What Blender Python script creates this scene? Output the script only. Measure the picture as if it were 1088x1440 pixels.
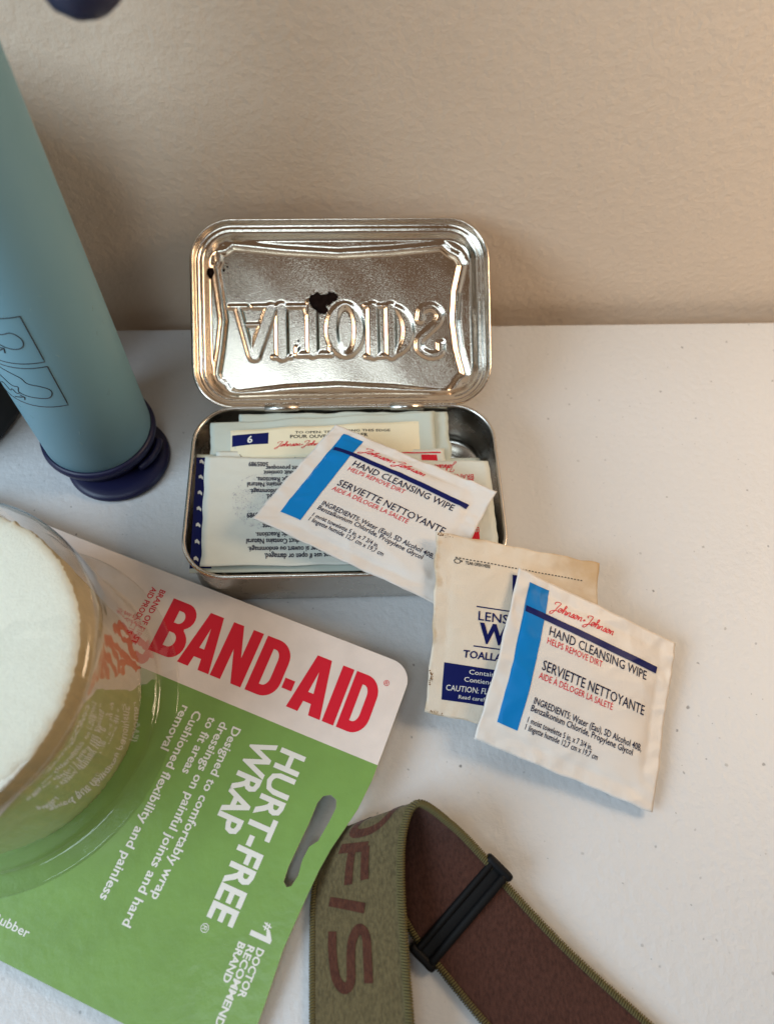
import bpy, bmesh, math, random
import numpy as np
from mathutils import Vector, Matrix, noise

for o in list(bpy.data.objects):
    bpy.data.objects.remove(o)
sc = bpy.context.scene
COL = sc.collection
MM = 0.001

# ------------------------------------------------------------------ camera
cd = bpy.data.cameras.new('camera'); cam = bpy.data.objects.new('camera', cd); COL.objects.link(cam)
cr = Vector((0.99873, -0.04157, 0.02835)); cu_ = Vector((0.0227, 0.87508, 0.48345)); cf = Vector((0.0449, 0.48219, -0.87491))
cam.matrix_world = Matrix(((cr.x, cu_.x, -cf.x, 0.001751), (cr.y, cu_.y, -cf.y, -0.121058), (cr.z, cu_.z, -cf.z, 0.221767), (0, 0, 0, 1)))
cd.sensor_fit = 'VERTICAL'; cd.sensor_height = 36.0; cd.sensor_width = 27.2; cd.lens = 1094.36 / 1440 * 36
cd.clip_start = 0.005; cd.clip_end = 20
cd.dof.use_dof = True; cd.dof.focus_distance = 0.222; cd.dof.aperture_fstop = 12.0
sc.camera = cam

# ------------------------------------------------------------------ world, lamps, exposure
w = bpy.data.worlds.new('World'); sc.world = w; w.use_nodes = True
bg = w.node_tree.nodes['Background']; bg.inputs[0].default_value = (0.50, 0.335, 0.22, 1); bg.inputs[1].default_value = 0.30

def area(name, loc, target, size, power, color):
    ld = bpy.data.lights.new(name, 'AREA'); ld.shape = 'RECTANGLE'; ld.size, ld.size_y = size
    ld.energy = power; ld.color = color
    o = bpy.data.objects.new(name, ld); COL.objects.link(o); o.location = loc
    o.rotation_euler = (Vector(target) - Vector(loc)).to_track_quat('-Z', 'Y').to_euler()
    return o
area('window_light', (-0.58, -0.28, 0.42), (0, -0.04, 0), (0.44, 0.40), 5.6, (0.64, 0.83, 1.0))
area('ceiling_light', (-0.17, -0.525, 1.08), (0, 0, 0), (0.36, 0.38), 2.1, (0.72, 0.90, 1.0))
area('room_lamp', (0.29, 0.015, 0.25), (0.12, 0.07, 0.03), (0.12, 0.12), 0.56, (1.0, 0.75, 0.50))

vs = sc.view_settings; vs.view_transform = 'Standard'; vs.look = 'None'; vs.exposure = 0.0; vs.gamma = 1.0
vs.use_curve_mapping = False

# ------------------------------------------------------------------ helpers
def srgb(r, g, b):
    f = lambda c: c / 12.92 if c <= 0.04045 else ((c + 0.055) / 1.055) ** 2.4
    return (f(r / 255), f(g / 255), f(b / 255), 1)

def mat(name, col, rough=0.5, metal=0.0, spec=0.5, coat=0.0, var=0.0, vscale=200.0, bump=0.0, bscale=1500.0, bdist=0.0003, sheen=0.0):
    m = bpy.data.materials.new(name); m.use_nodes = True
    nt = m.node_tree; p = nt.nodes['Principled BSDF']
    p.inputs['Base Color'].default_value = col if len(col) == 4 else (*col, 1)
    p.inputs['Roughness'].default_value = rough; p.inputs['Metallic'].default_value = metal
    p.inputs['Specular IOR Level'].default_value = spec; p.inputs['Coat Weight'].default_value = coat
    p.inputs['Coat Roughness'].default_value = 0.18
    p.inputs['Sheen Weight'].default_value = sheen
    tc = nt.nodes.new('ShaderNodeTexCoord')
    if var:
        n = nt.nodes.new('ShaderNodeTexNoise'); n.inputs['Scale'].default_value = vscale; n.inputs['Detail'].default_value = 5
        nt.links.new(tc.outputs['Object'], n.inputs['Vector'])
        h = nt.nodes.new('ShaderNodeHueSaturation'); h.inputs['Color'].default_value = p.inputs['Base Color'].default_value
        mr = nt.nodes.new('ShaderNodeMapRange'); mr.inputs['From Min'].default_value = .25; mr.inputs['From Max'].default_value = .75
        mr.inputs['To Min'].default_value = 1 - var; mr.inputs['To Max'].default_value = 1 + var
        nt.links.new(n.outputs[0], mr.inputs['Value']); nt.links.new(mr.outputs[0], h.inputs['Value'])
        nt.links.new(h.outputs[0], p.inputs['Base Color'])
    if bump:
        n2 = nt.nodes.new('ShaderNodeTexNoise'); n2.inputs['Scale'].default_value = bscale; n2.inputs['Detail'].default_value = 4
        nt.links.new(tc.outputs['Object'], n2.inputs['Vector'])
        b = nt.nodes.new('ShaderNodeBump'); b.inputs['Strength'].default_value = bump; b.inputs['Distance'].default_value = bdist
        nt.links.new(n2.outputs[0], b.inputs['Height']); nt.links.new(b.outputs[0], p.inputs['Normal'])
    return m

BASE = {}
def link(name, me, parent=None, mats=(), smooth=True):
    o = bpy.data.objects.new(name, me); COL.objects.link(o)
    for m in mats: me.materials.append(m)
    if parent is not None: o.parent = parent
    if smooth and len(me.polygons): me.polygons.foreach_set('use_smooth', [True] * len(me.polygons))
    return o

def root_of(p):
    while p is not None and p.parent is not None: p = p.parent
    return p

def part(name, verts, faces, m, parent=None, smooth=True, mi=None, base=None):
    """verts in world millimetres; stored relative to the thing's base"""
    r = root_of(parent)
    b = np.array(BASE[r.name]) if r is not None else np.array(base if base is not None else (0, 0, 0), float)
    v = (np.asarray(verts, float) - b) * MM
    me = bpy.data.meshes.new(name); me.from_pydata(v.tolist(), [], [list(map(int, f)) for f in faces]); me.update()
    o = link(name, me, parent, m if isinstance(m, (list, tuple)) else (m,), smooth)
    if mi is not None: me.polygons.foreach_set('material_index', mi)
    if r is None:
        o.location = b * MM; BASE[o.name] = tuple(b)
    return o

def thing(name, base, label, cat, group=None):
    o = bpy.data.objects.new(name, None); COL.objects.link(o); o.location = np.array(base) * MM; o.empty_display_size = 0.01
    BASE[o.name] = tuple(base); return tag(o, label, cat, group)

def tag(o, label, cat, group=None):
    o['label'] = label; o['category'] = cat
    if group: o['group'] = group
    return o

def sharp(o, ang=35):
    me = o.data; bm = bmesh.new(); bm.from_mesh(me)
    bmesh.ops.recalc_face_normals(bm, faces=bm.faces)
    for e in bm.edges:
        if len(e.link_faces) == 2 and e.calc_face_angle(0) > math.radians(ang): e.smooth = False
    bm.to_mesh(me); bm.free(); return o

def rrect(hw, hh, r, n=12):
    r = max(r, 0.6); pts = []
    for cx, cy, a0 in ((hw - r, hh - r, 0), (-hw + r, hh - r, 90), (-hw + r, -hh + r, 180), (hw - r, -hh + r, 270)):
        for k in range(n + 1):
            a = math.radians(a0 + 90 * k / n); pts.append((cx + r * math.cos(a), cy + r * math.sin(a)))
    return pts

def loft(rings, cap0=True, cap1=True, closed=True):
    n = len(rings[0]); V = [p for r in rings for p in r]; Fc = []
    m = n if closed else n - 1
    for i in range(len(rings) - 1):
        for j in range(m):
            a, b = i * n + j, i * n + (j + 1) % n
            Fc.append((a, b, b + n, a + n))
    if cap0: Fc.append(tuple(range(n - 1, -1, -1)))
    if cap1: Fc.append(tuple((len(rings) - 1) * n + j for j in range(n)))
    return V, Fc

def lathe(profile, c, seg=96, axes=None):
    X, Y, Z = axes or (np.array((1, 0, 0.)), np.array((0, 1, 0.)), np.array((0, 0, 1.)))
    rings = [[np.array(c) + X * r * math.cos(2 * math.pi * k / seg) + Y * r * math.sin(2 * math.pi * k / seg) + Z * z for k in range(seg)] for r, z in profile]
    return rings

def catmull(P, n=8, closed=False):
    P = [np.array(p, float) for p in P]; out = []
    N = len(P); last = N if closed else N - 1
    for i in range(last):
        p0 = P[(i - 1) % N] if (closed or i > 0) else 2 * P[0] - P[1]
        p1 = P[i]; p2 = P[(i + 1) % N]
        p3 = P[(i + 2) % N] if (closed or i + 2 < N) else 2 * P[-1] - P[-2]
        for k in range(n):
            t = k / n
            out.append(0.5 * ((2 * p1) + (p2 - p0) * t + (2 * p0 - 5 * p1 + 4 * p2 - p3) * t * t + (3 * p1 - p0 - 3 * p2 + p3) * t ** 3))
    if not closed: out.append(P[-1])
    return out

def tube(path, r, seg=8, closed=False):
    path = [np.array(p, float) for p in path]; rings = []; N = len(path)
    ref = np.array((0.13, 0.21, 0.97))
    for i, p in enumerate(path):
        a = path[(i - 1) % N] if (closed or i > 0) else p
        b = path[(i + 1) % N] if (closed or i < N - 1) else p
        t = b - a; t /= np.linalg.norm(t) + 1e-12
        x = np.cross(ref, t); x /= np.linalg.norm(x) + 1e-12; y = np.cross(t, x)
        rr = r[i] if hasattr(r, '__len__') else r
        rings.append([p + rr * (x * math.cos(2 * math.pi * k / seg) + y * math.sin(2 * math.pi * k / seg)) for k in range(seg)])
    if closed:
        rings.append(rings[0]); V, Fc = loft(rings, False, False)
    else:
        V, Fc = loft(rings)
    return V, Fc

def join(list_vf):
    V = []; Fc = []
    for v, f in list_vf:
        k = len(V); V += list(v); Fc += [tuple(i + k for i in q) for q in f]
    return V, Fc

# ---- lettering
_tc = {}
def text2d(s, bold=0.0, res=2):
    key = (s, bold, res)
    if key in _tc: return _tc[key]
    cu = bpy.data.curves.new('t', 'FONT'); cu.body = s; cu.size = 1; cu.fill_mode = 'FRONT'; cu.resolution_u = res; cu.offset = bold
    o = bpy.data.objects.new('t', cu); COL.objects.link(o)
    dg = bpy.context.evaluated_depsgraph_get(); me = bpy.data.meshes.new_from_object(o.evaluated_get(dg))
    V = np.array([v.co[:2] for v in me.vertices]); Fc = [tuple(p.vertices) for p in me.polygons]
    bpy.data.objects.remove(o); bpy.data.curves.remove(cu); bpy.data.meshes.remove(me)
    V[:, 0] -= V[:, 0].min()
    _tc[key] = (V, Fc); return V, Fc
CAP = text2d('H')[0][:, 1].max()

def poly2d(splines, extr=0.0):
    """filled 2-D outline with holes -> verts, faces"""
    cu = bpy.data.curves.new('p', 'CURVE'); cu.dimensions = '2D'; cu.fill_mode = 'BOTH' if extr else 'FRONT'; cu.extrude = extr
    if not extr: cu.fill_mode = 'BOTH'
    for s in splines:
        sp = cu.splines.new('POLY'); sp.points.add(len(s) - 1); sp.use_cyclic_u = True
        for k, p in enumerate(s): sp.points[k].co = (p[0], p[1], 0, 1)
    o = bpy.data.objects.new('p', cu); COL.objects.link(o)
    dg = bpy.context.evaluated_depsgraph_get(); me = bpy.data.meshes.new_from_object(o.evaluated_get(dg))
    V = np.array([v.co[:] for v in me.vertices]); Fc = [tuple(p.vertices) for p in me.polygons]
    bpy.data.objects.remove(o); bpy.data.curves.remove(cu); bpy.data.meshes.remove(me)
    return V, Fc

def ribbon2d(pts, hw):
    pts = [np.array(p, float) for p in pts]; V = []; Fc = []
    for i, p in enumerate(pts):
        t = pts[min(i + 1, len(pts) - 1)] - pts[max(i - 1, 0)]; t /= np.linalg.norm(t) + 1e-9
        nrm = np.array((-t[1], t[0])); V += [p + nrm * hw, p - nrm * hw]
    for i in range(len(pts) - 1): Fc.append((2 * i, 2 * i + 1, 2 * i + 3, 2 * i + 2))
    return np.array(V), Fc

# a running hand for the script word mark
GL = {
 'J': ([(.15, 1.35), (.0, 1.7), (.35, 2.05), (.8, 2.1), (1.0, 1.9), (.8, 1.2), (.55, .1), (.3, -.75), (.0, -.9), (-.15, -.6), (.2, -.15), (.75, .15)], 1.0),
 'o': ([(.2, .2), (.55, .95), (.2, .9), (.05, .4), (.25, .02), (.6, .25), (.62, .75), (.45, .95), (.8, .85)], .75),
 'h': ([(.1, .6), (.45, 1.7), (.35, 2.0), (.2, 1.7), (.15, .0), (.3, .7), (.55, .95), (.65, .7), (.6, .1), (.8, .1)], .82),
 'n': ([(.1, .85), (.15, .0), (.3, .7), (.52, .95), (.62, .7), (.58, .1), (.8, .15)], .8),
 's': ([(.1, .15), (.4, 1.0), (.5, .5), (.4, .05), (.1, .1), (.5, .1)], .6),
}
def script2d(word, hw=0.085):
    VF = []; x = 0; run = []
    for ch in word:
        if ch == '+':
            if len(run) > 1: VF.append(ribbon2d(catmull(run, 4), hw)); run = []
            VF.append(ribbon2d([(x + .1, .5), (x + .6, .5)], hw)); VF.append(ribbon2d([(x + .35, .25), (x + .38, .8)], hw)); x += .7; continue
        if ch == 'J' and len(run) > 1: VF.append(ribbon2d(catmull(run, 4), hw)); run = []
        g, adv = GL[ch]; run += [(x + px, py) for px, py in g]; x += adv
    if len(run) > 1: VF.append(ribbon2d(catmull(run, 4), hw))
    V, Fc = join(VF); V = np.array(V); V[:, 0] += V[:, 1] * 0.28
    V[:, 0] -= V[:, 0].min(); return V, Fc

# ------------------------------------------------------------------ materials
def table_mat():
    m = mat('table_plastic', (0.63, 0.632, 0.635), 0.42, spec=0.35)
    nt = m.node_tree; p = nt.nodes['Principled BSDF']; tc = nt.nodes.new('ShaderNodeTexCoord')
    # slightly warped coordinates so that the flecks are not round
    wn = nt.nodes.new('ShaderNodeTexNoise'); wn.inputs['Scale'].default_value = 900; wn.inputs['Detail'].default_value = 2
    nt.links.new(tc.outputs['Object'], wn.inputs['Vector'])
    va = nt.nodes.new('ShaderNodeVectorMath'); va.operation = 'MULTIPLY_ADD'; va.inputs[1].default_value = (.0009, .0009, .0009)
    nt.links.new(wn.outputs['Color'], va.inputs[0]); nt.links.new(tc.outputs['Object'], va.inputs[2])
    prev = None
    for sc_, th, keep, dark in ((95, .042, .7, .34), (170, .038, .5, .30), (60, .03, .3, .5)):
        vo = nt.nodes.new('ShaderNodeTexVoronoi'); vo.voronoi_dimensions = '2D'; vo.inputs['Scale'].default_value = sc_
        nt.links.new(va.outputs[0], vo.inputs['Vector'])
        sp = nt.nodes.new('ShaderNodeSeparateColor'); nt.links.new(vo.outputs['Color'], sp.inputs[0])
        rad = nt.nodes.new('ShaderNodeMath'); rad.operation = 'MULTIPLY'; rad.inputs[1].default_value = th; nt.links.new(sp.outputs[0], rad.inputs[0])
        lt = nt.nodes.new('ShaderNodeMapRange'); lt.interpolation_type = 'SMOOTHSTEP'
        sub = nt.nodes.new('ShaderNodeMath'); sub.operation = 'SUBTRACT'; nt.links.new(rad.outputs[0], sub.inputs[0]); nt.links.new(vo.outputs['Distance'], sub.inputs[1])
        lt.inputs['From Min'].default_value = -.012; lt.inputs['From Max'].default_value = .012; nt.links.new(sub.outputs[0], lt.inputs['Value'])
        kp = nt.nodes.new('ShaderNodeMath'); kp.operation = 'LESS_THAN'; kp.inputs[1].default_value = keep; nt.links.new(sp.outputs[1], kp.inputs[0])
        st = nt.nodes.new('ShaderNodeMath'); st.operation = 'MULTIPLY'; nt.links.new(lt.outputs[0], st.inputs[0]); nt.links.new(kp.outputs[0], st.inputs[1])
        s2 = nt.nodes.new('ShaderNodeMath'); s2.operation = 'MULTIPLY'; nt.links.new(sp.outputs[2], s2.inputs[1]); nt.links.new(st.outputs[0], s2.inputs[0])
        s3 = nt.nodes.new('ShaderNodeMath'); s3.operation = 'MULTIPLY'; s3.inputs[1].default_value = dark * 1.6; s3.use_clamp = True; nt.links.new(s2.outputs[0], s3.inputs[0])
        if prev is None: prev = s3
        else:
            mx = nt.nodes.new('ShaderNodeMath'); mx.operation = 'MAXIMUM'; nt.links.new(prev.outputs[0], mx.inputs[0]); nt.links.new(s3.outputs[0], mx.inputs[1]); prev = mx
    mc = nt.nodes.new('ShaderNodeMixRGB'); mc.inputs[1].default_value = (0.63, 0.632, 0.635, 1); mc.inputs[2].default_value = (.05, .05, .055, 1)
    nt.links.new(prev.outputs[0], mc.inputs[0]); nt.links.new(mc.outputs[0], p.inputs['Base Color'])
    n = nt.nodes.new('ShaderNodeTexNoise'); n.inputs['Scale'].default_value = 420; n.inputs['Detail'].default_value = 3; n.inputs['Roughness'].default_value = .55
    nt.links.new(tc.outputs['Object'], n.inputs['Vector'])
    b = nt.nodes.new('ShaderNodeBump'); b.inputs['Strength'].default_value = .5; b.inputs['Distance'].default_value = .0006
    nt.links.new(n.outputs[0], b.inputs['Height']); nt.links.new(b.outputs[0], p.inputs['Normal'])
    return m

def wall_mat():
    m = mat('wall_paint', (0.75, 0.598, 0.455), 0.7, spec=0.3)
    nt = m.node_tree; p = nt.nodes['Principled BSDF']; tc = nt.nodes.new('ShaderNodeTexCoord')
    n = nt.nodes.new('ShaderNodeTexNoise'); n.inputs['Scale'].default_value = 450; n.inputs['Detail'].default_value = 4; n.inputs['Roughness'].default_value = .5
    nt.links.new(tc.outputs['Object'], n.inputs['Vector'])
    n2 = nt.nodes.new('ShaderNodeTexNoise'); n2.inputs['Scale'].default_value = 60; n2.inputs['Detail'].default_value = 2
    nt.links.new(tc.outputs['Object'], n2.inputs['Vector'])
    ad = nt.nodes.new('ShaderNodeMath'); ad.operation = 'ADD'; nt.links.new(n.outputs[0], ad.inputs[0]); nt.links.new(n2.outputs[0], ad.inputs[1])
    b = nt.nodes.new('ShaderNodeBump'); b.inputs['Strength'].default_value = .34; b.inputs['Distance'].default_value = .0010
    nt.links.new(ad.outputs[0], b.inputs['Height']); nt.links.new(b.outputs[0], p.inputs['Normal'])
    return m

def tin_mat(name, col=(.74, .65, .55), rough=.12, grain=.36):
    m = mat(name, col, rough, metal=1.0)
    nt = m.node_tree; p = nt.nodes['Principled BSDF']; tc = nt.nodes.new('ShaderNodeTexCoord')
    n = nt.nodes.new('ShaderNodeTexNoise'); n.inputs['Scale'].default_value = 3600; n.inputs['Detail'].default_value = 3
    nt.links.new(tc.outputs['Object'], n.inputs['Vector'])
    b = nt.nodes.new('ShaderNodeBump'); b.inputs['Strength'].default_value = grain; b.inputs['Distance'].default_value = .00012
    nt.links.new(n.outputs[0], b.inputs['Height']); nt.links.new(b.outputs[0], p.inputs['Normal'])
    n2 = nt.nodes.new('ShaderNodeTexNoise'); n2.inputs['Scale'].default_value = 120; n2.inputs['Detail'].default_value = 6
    nt.links.new(tc.outputs['Object'], n2.inputs['Vector'])
    mr = nt.nodes.new('ShaderNodeMapRange'); mr.inputs['From Min'].default_value = .3; mr.inputs['From Max'].default_value = .7
    mr.inputs['To Min'].default_value = rough * .75; mr.inputs['To Max'].default_value = rough * 1.35
    nt.links.new(n2.outputs[0], mr.inputs['Value']); nt.links.new(mr.outputs[0], p.inputs['Roughness'])
    return m

M = {}
M['table'] = table_mat(); M['wall'] = wall_mat()
M['tin'] = tin_mat('tin_plate'); M['tin_body'] = tin_mat('tin_plate_body', (.60, .56, .51), .24, .2)
M['rust'] = mat('burnt_rust', (.012, .006, .005), .9, spec=.08, bump=.8, bscale=1400, var=.5, vscale=900)
M['wipe'] = mat('wipe_foil_paper', srgb(220, 212, 203), .42, spec=.4, var=.03, vscale=60, bump=.12, bscale=1800)
M['lens'] = mat('lens_paper', srgb(222, 209, 190), .6, spec=.25, var=.06, vscale=70, bump=.35, bscale=2600)
M['bandage'] = mat('bandage_paper', srgb(216, 218, 208), .5, spec=.35, var=.03, vscale=90, bump=.15, bscale=1500)
M['bandage_grey'] = mat('bandage_paper_back', srgb(193, 200, 189), .5, spec=.35, var=.03, vscale=90, bump=.15, bscale=1500)
M['pad'] = mat('pad_cream', srgb(232, 222, 192), .5, spec=.3, var=.02)
M['ink_blue'] = mat('ink_bright_blue', srgb(10, 118, 184), .4, spec=.15)
M['ink_navy'] = mat('ink_navy', srgb(16, 24, 84), .4, spec=.15)
M['ink_dark'] = mat('ink_dark', srgb(24, 26, 58), .45, spec=.15)
M['ink_black'] = mat('ink_black', (.02, .02, .022), .5)
M['ink_red'] = mat('ink_red', srgb(210, 28, 50), .42, spec=.3)
M['ink_white'] = mat('ink_white', srgb(228, 226, 218), .4)
M['ink_stain'] = mat('grey_smudge', srgb(180, 178, 184), .6)
M['scuff'] = mat('scuffed_plastic', srgb(150, 178, 180), .7)
M['card_edge'] = mat('card_edge_paper', srgb(208, 206, 184), .8, spec=.1)
M['brown_spot2'] = mat('rust_brown', (.05, .022, .012), .85, spec=.1)
M['brown_spot'] = mat('brown_spot', srgb(120, 84, 46), .7, spec=.1)
M['tube'] = mat('matte_blue_plastic', srgb(116, 157, 171), .5, spec=.4, var=.03, vscale=25, bump=.05, bscale=3000)
M['navy'] = mat('navy_plastic', srgb(12, 15, 54), .45, spec=.45)
M['black'] = mat('black_plastic', (.006, .006, .006), .5, spec=.3)
M['buckle'] = mat('buckle_plastic', (.004, .004, .0045), .6, spec=.2, bump=.1, bscale=2500)
M['roll'] = mat('wrap_white', srgb(242, 241, 226), .85, spec=.12, var=.04, vscale=900, bump=.4, bscale=1900, bdist=.0005, sheen=.2)
M['roll_side'] = mat('wrap_side_shaded', srgb(186, 166, 128), .85, spec=.1, var=.08, vscale=260, bump=.6, bscale=900)  # tan wrap, with the shade on the roll's side darkened into the colour
M['thread_olive'] = mat('olive_thread', srgb(104, 95, 62), .8, spec=.1)

def blister_mat():
    m = bpy.data.materials.new('clear_plastic'); m.use_nodes = True; nt = m.node_tree
    nt.nodes.remove(nt.nodes['Principled BSDF']); out = nt.nodes['Material Output']
    tr = nt.nodes.new('ShaderNodeBsdfTransparent'); tr.inputs[0].default_value = (.95, .955, .95, 1)
    gl = nt.nodes.new('ShaderNodeBsdfGlossy'); gl.inputs['Roughness'].default_value = .05; gl.inputs[0].default_value = (1, 1, 1, 1)
    fr0 = nt.nodes.new('ShaderNodeLayerWeight'); fr0.inputs[0].default_value = .5
    fr = nt.nodes.new('ShaderNodeMath'); fr.operation = 'POWER'; fr.inputs[1].default_value = 2.3; nt.links.new(fr0.outputs['Facing'], fr.inputs[0])
    mu = nt.nodes.new('ShaderNodeMath'); mu.operation = 'MULTIPLY_ADD'; mu.inputs[1].default_value = .88; mu.inputs[2].default_value = .05; mu.use_clamp = True
    mx = nt.nodes.new('ShaderNodeMixShader')
    nt.links.new(fr.outputs[0], mu.inputs[0]); nt.links.new(mu.outputs[0], mx.inputs[0]); nt.links.new(tr.outputs[0], mx.inputs[1]); nt.links.new(gl.outputs[0], mx.inputs[2])
    nt.links.new(mx.outputs[0], out.inputs[0])
    tc = nt.nodes.new('ShaderNodeTexCoord'); n = nt.nodes.new('ShaderNodeTexNoise'); n.inputs['Scale'].default_value = 70; n.inputs['Detail'].default_value = 2
    nt.links.new(tc.outputs['Object'], n.inputs['Vector'])
    b = nt.nodes.new('ShaderNodeBump'); b.inputs['Strength'].default_value = .25; b.inputs['Distance'].default_value = .002
    nt.links.new(n.outputs[0], b.inputs['Height']); nt.links.new(b.outputs[0], gl.inputs['Normal'])
    return m
M['blister'] = blister_mat()

def card_mat():
    m = mat('printed_card', (1, 1, 1, 1), .38, spec=.4, coat=.25)
    nt = m.node_tree; p = nt.nodes['Principled BSDF']; at = nt.nodes.new('ShaderNodeAttribute'); at.attribute_name = 'card_y'
    gt = nt.nodes.new('ShaderNodeMath'); gt.operation = 'GREATER_THAN'; gt.inputs[1].default_value = 24.0; nt.links.new(at.outputs['Fac'], gt.inputs[0])
    tc = nt.nodes.new('ShaderNodeTexCoord'); n = nt.nodes.new('ShaderNodeTexNoise'); n.inputs['Scale'].default_value = 130; n.inputs['Detail'].default_value = 6
    nt.links.new(tc.outputs['Object'], n.inputs['Vector'])
    cr_ = nt.nodes.new('ShaderNodeMapRange'); cr_.inputs['From Min'].default_value = .3; cr_.inputs['From Max'].default_value = .7; cr_.inputs['To Min'].default_value = .94; cr_.inputs['To Max'].default_value = 1.05
    nt.links.new(n.outputs[0], cr_.inputs['Value'])
    mx = nt.nodes.new('ShaderNodeMixRGB'); mx.inputs[1].default_value = srgb(120, 156, 78); mx.inputs[2].default_value = srgb(226, 214, 206)
    nt.links.new(gt.outputs[0], mx.inputs[0])
    hs = nt.nodes.new('ShaderNodeHueSaturation'); nt.links.new(mx.outputs[0], hs.inputs['Color']); nt.links.new(cr_.outputs[0], hs.inputs['Value'])
    nt.links.new(hs.outputs[0], p.inputs['Base Color'])
    b = nt.nodes.new('ShaderNodeBump'); b.inputs['Strength'].default_value = .35; b.inputs['Distance'].default_value = .0004
    n3 = nt.nodes.new('ShaderNodeTexNoise'); n3.inputs['Scale'].default_value = 330; n3.inputs['Detail'].default_value = 4; nt.links.new(tc.outputs['Object'], n3.inputs['Vector'])
    nt.links.new(n3.outputs[0], b.inputs['Height']); nt.links.new(b.outputs[0], p.inputs['Normal']); nt.links.new(b.outputs[0], p.inputs['Coat Normal'])
    return m
M['card'] = card_mat()

def weave_mat(name, c1, c2, sc_=700):
    m = mat(name, c1, .85, spec=.1, sheen=.15); nt = m.node_tree; p = nt.nodes['Principled BSDF']
    tc = nt.nodes.new('ShaderNodeTexCoord'); n = nt.nodes.new('ShaderNodeTexNoise'); n.inputs['Scale'].default_value = sc_; n.inputs['Detail'].default_value = 5; n.inputs['Roughness'].default_value = .7
    mp = nt.nodes.new('ShaderNodeMapping'); mp.inputs['Scale'].default_value = (2.2, 1.0, 1.0); nt.links.new(tc.outputs['Object'], mp.inputs[0]); nt.links.new(mp.outputs[0], n.inputs['Vector'])
    r = nt.nodes.new('ShaderNodeValToRGB'); r.color_ramp.elements[0].color = (*c2[:3], 1); r.color_ramp.elements[1].color = (*c1[:3], 1)
    r.color_ramp.elements[0].position = .36; r.color_ramp.elements[1].position = .6
    nt.links.new(n.outputs[0], r.inputs[0]); nt.links.new(r.outputs[0], p.inputs['Base Color'])
    b = nt.nodes.new('ShaderNodeBump'); b.inputs['Strength'].default_value = .8; b.inputs['Distance'].default_value = .0005
    nt.links.new(n.outputs[0], b.inputs['Height']); nt.links.new(b.outputs[0], p.inputs['Normal'])
    return m
M['olive'] = weave_mat('olive_elastic', srgb(106, 93, 64), srgb(82, 71, 48))
M['brown'] = weave_mat('brown_elastic', srgb(82, 52, 43), srgb(62, 38, 31))
M['maroon'] = weave_mat('maroon_yarn', srgb(88, 52, 38), srgb(68, 38, 29))

def stain(m):
    nt = m.node_tree; p = nt.nodes['Principled BSDF']; src = p.inputs['Base Color'].links[0].from_socket
    def attr(n): a = nt.nodes.new('ShaderNodeAttribute'); a.attribute_name = n; return a.outputs['Fac']
    def op(o, a, b=None):
        x = nt.nodes.new('ShaderNodeMath'); x.operation = o
        for i, q in enumerate((a, b)):
            if q is None: continue
            if isinstance(q, (int, float)): x.inputs[i].default_value = q
            else: nt.links.new(q, x.inputs[i])
        return x.outputs[0]
    u, v = attr('pu'), attr('pv'); tc = nt.nodes.new('ShaderNodeTexCoord'); n = nt.nodes.new('ShaderNodeTexNoise'); n.inputs['Scale'].default_value = 190; n.inputs['Detail'].default_value = 6
    nt.links.new(tc.outputs['Object'], n.inputs['Vector'])
    du = op('SUBTRACT', 1.0, u); d = op('SQRT', op('ADD', op('MULTIPLY', du, du), op('MULTIPLY', v, op('MULTIPLY', v, 3.0))))
    d = op('ADD', d, op('MULTIPLY', op('SUBTRACT', n.outputs[0], .5), .5))
    mr = nt.nodes.new('ShaderNodeMapRange'); mr.interpolation_type = 'SMOOTHSTEP'; nt.links.new(d, mr.inputs['Value'])
    for k_, v_ in (('From Min', .5), ('From Max', .0), ('To Min', 0), ('To Max', .75)): mr.inputs[k_].default_value = v_
    ed = op('MINIMUM', op('MINIMUM', u, du), op('MINIMUM', v, op('SUBTRACT', 1.0, v)))
    er = nt.nodes.new('ShaderNodeMapRange'); er.interpolation_type = 'SMOOTHSTEP'; nt.links.new(op('ADD', ed, op('MULTIPLY', op('SUBTRACT', n.outputs[0], .45), .16)), er.inputs['Value'])
    for k_, v_ in (('From Min', .03), ('From Max', -.01), ('To Min', 0), ('To Max', .6)): er.inputs[k_].default_value = v_
    mx = nt.nodes.new('ShaderNodeMixRGB'); mx.inputs[2].default_value = srgb(186, 152, 104); nt.links.new(src, mx.inputs[1]); nt.links.new(op('MAXIMUM', mr.outputs[0], er.outputs[0]), mx.inputs[0])
    nt.links.new(mx.outputs[0], p.inputs['Base Color'])
stain(M['lens'])

# ------------------------------------------------------------------ setting
def table():
    # slab with a rounded back edge at y = 81 mm
    prof = [(-520, -28), (-520, 0)] + [(79.5 + 1.5 * math.sin(math.radians(a)), -1.5 + 1.5 * math.cos(math.radians(a))) for a in range(0, 91, 15)] + [(81, -24), (77, -28)]
    V = []; n = len(prof)
    for x in (-520, 520):
        V += [(x, y, z) for y, z in prof]
    Fc = [(i, (i + 1) % n, n + (i + 1) % n, n + i) for i in range(n)] + [tuple(range(n - 1, -1, -1)), tuple(range(n, 2 * n))]
    o = sharp(part('table', V, Fc, M['table'])); o['kind'] = 'structure'
    V = [(-700, 88, -420), (700, 88, -420), (700, 88, 520), (-700, 88, 520), (-700, 118, -420), (700, 118, -420), (700, 118, 520), (-700, 118, 520)]
    Fc = [(0, 1, 2, 3), (5, 4, 7, 6), (4, 0, 3, 7), (1, 5, 6, 2), (3, 2, 6, 7), (4, 5, 1, 0)]
    o = part('wall', V, Fc, M['wall'], smooth=False); o['kind'] = 'structure'
table()

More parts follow.
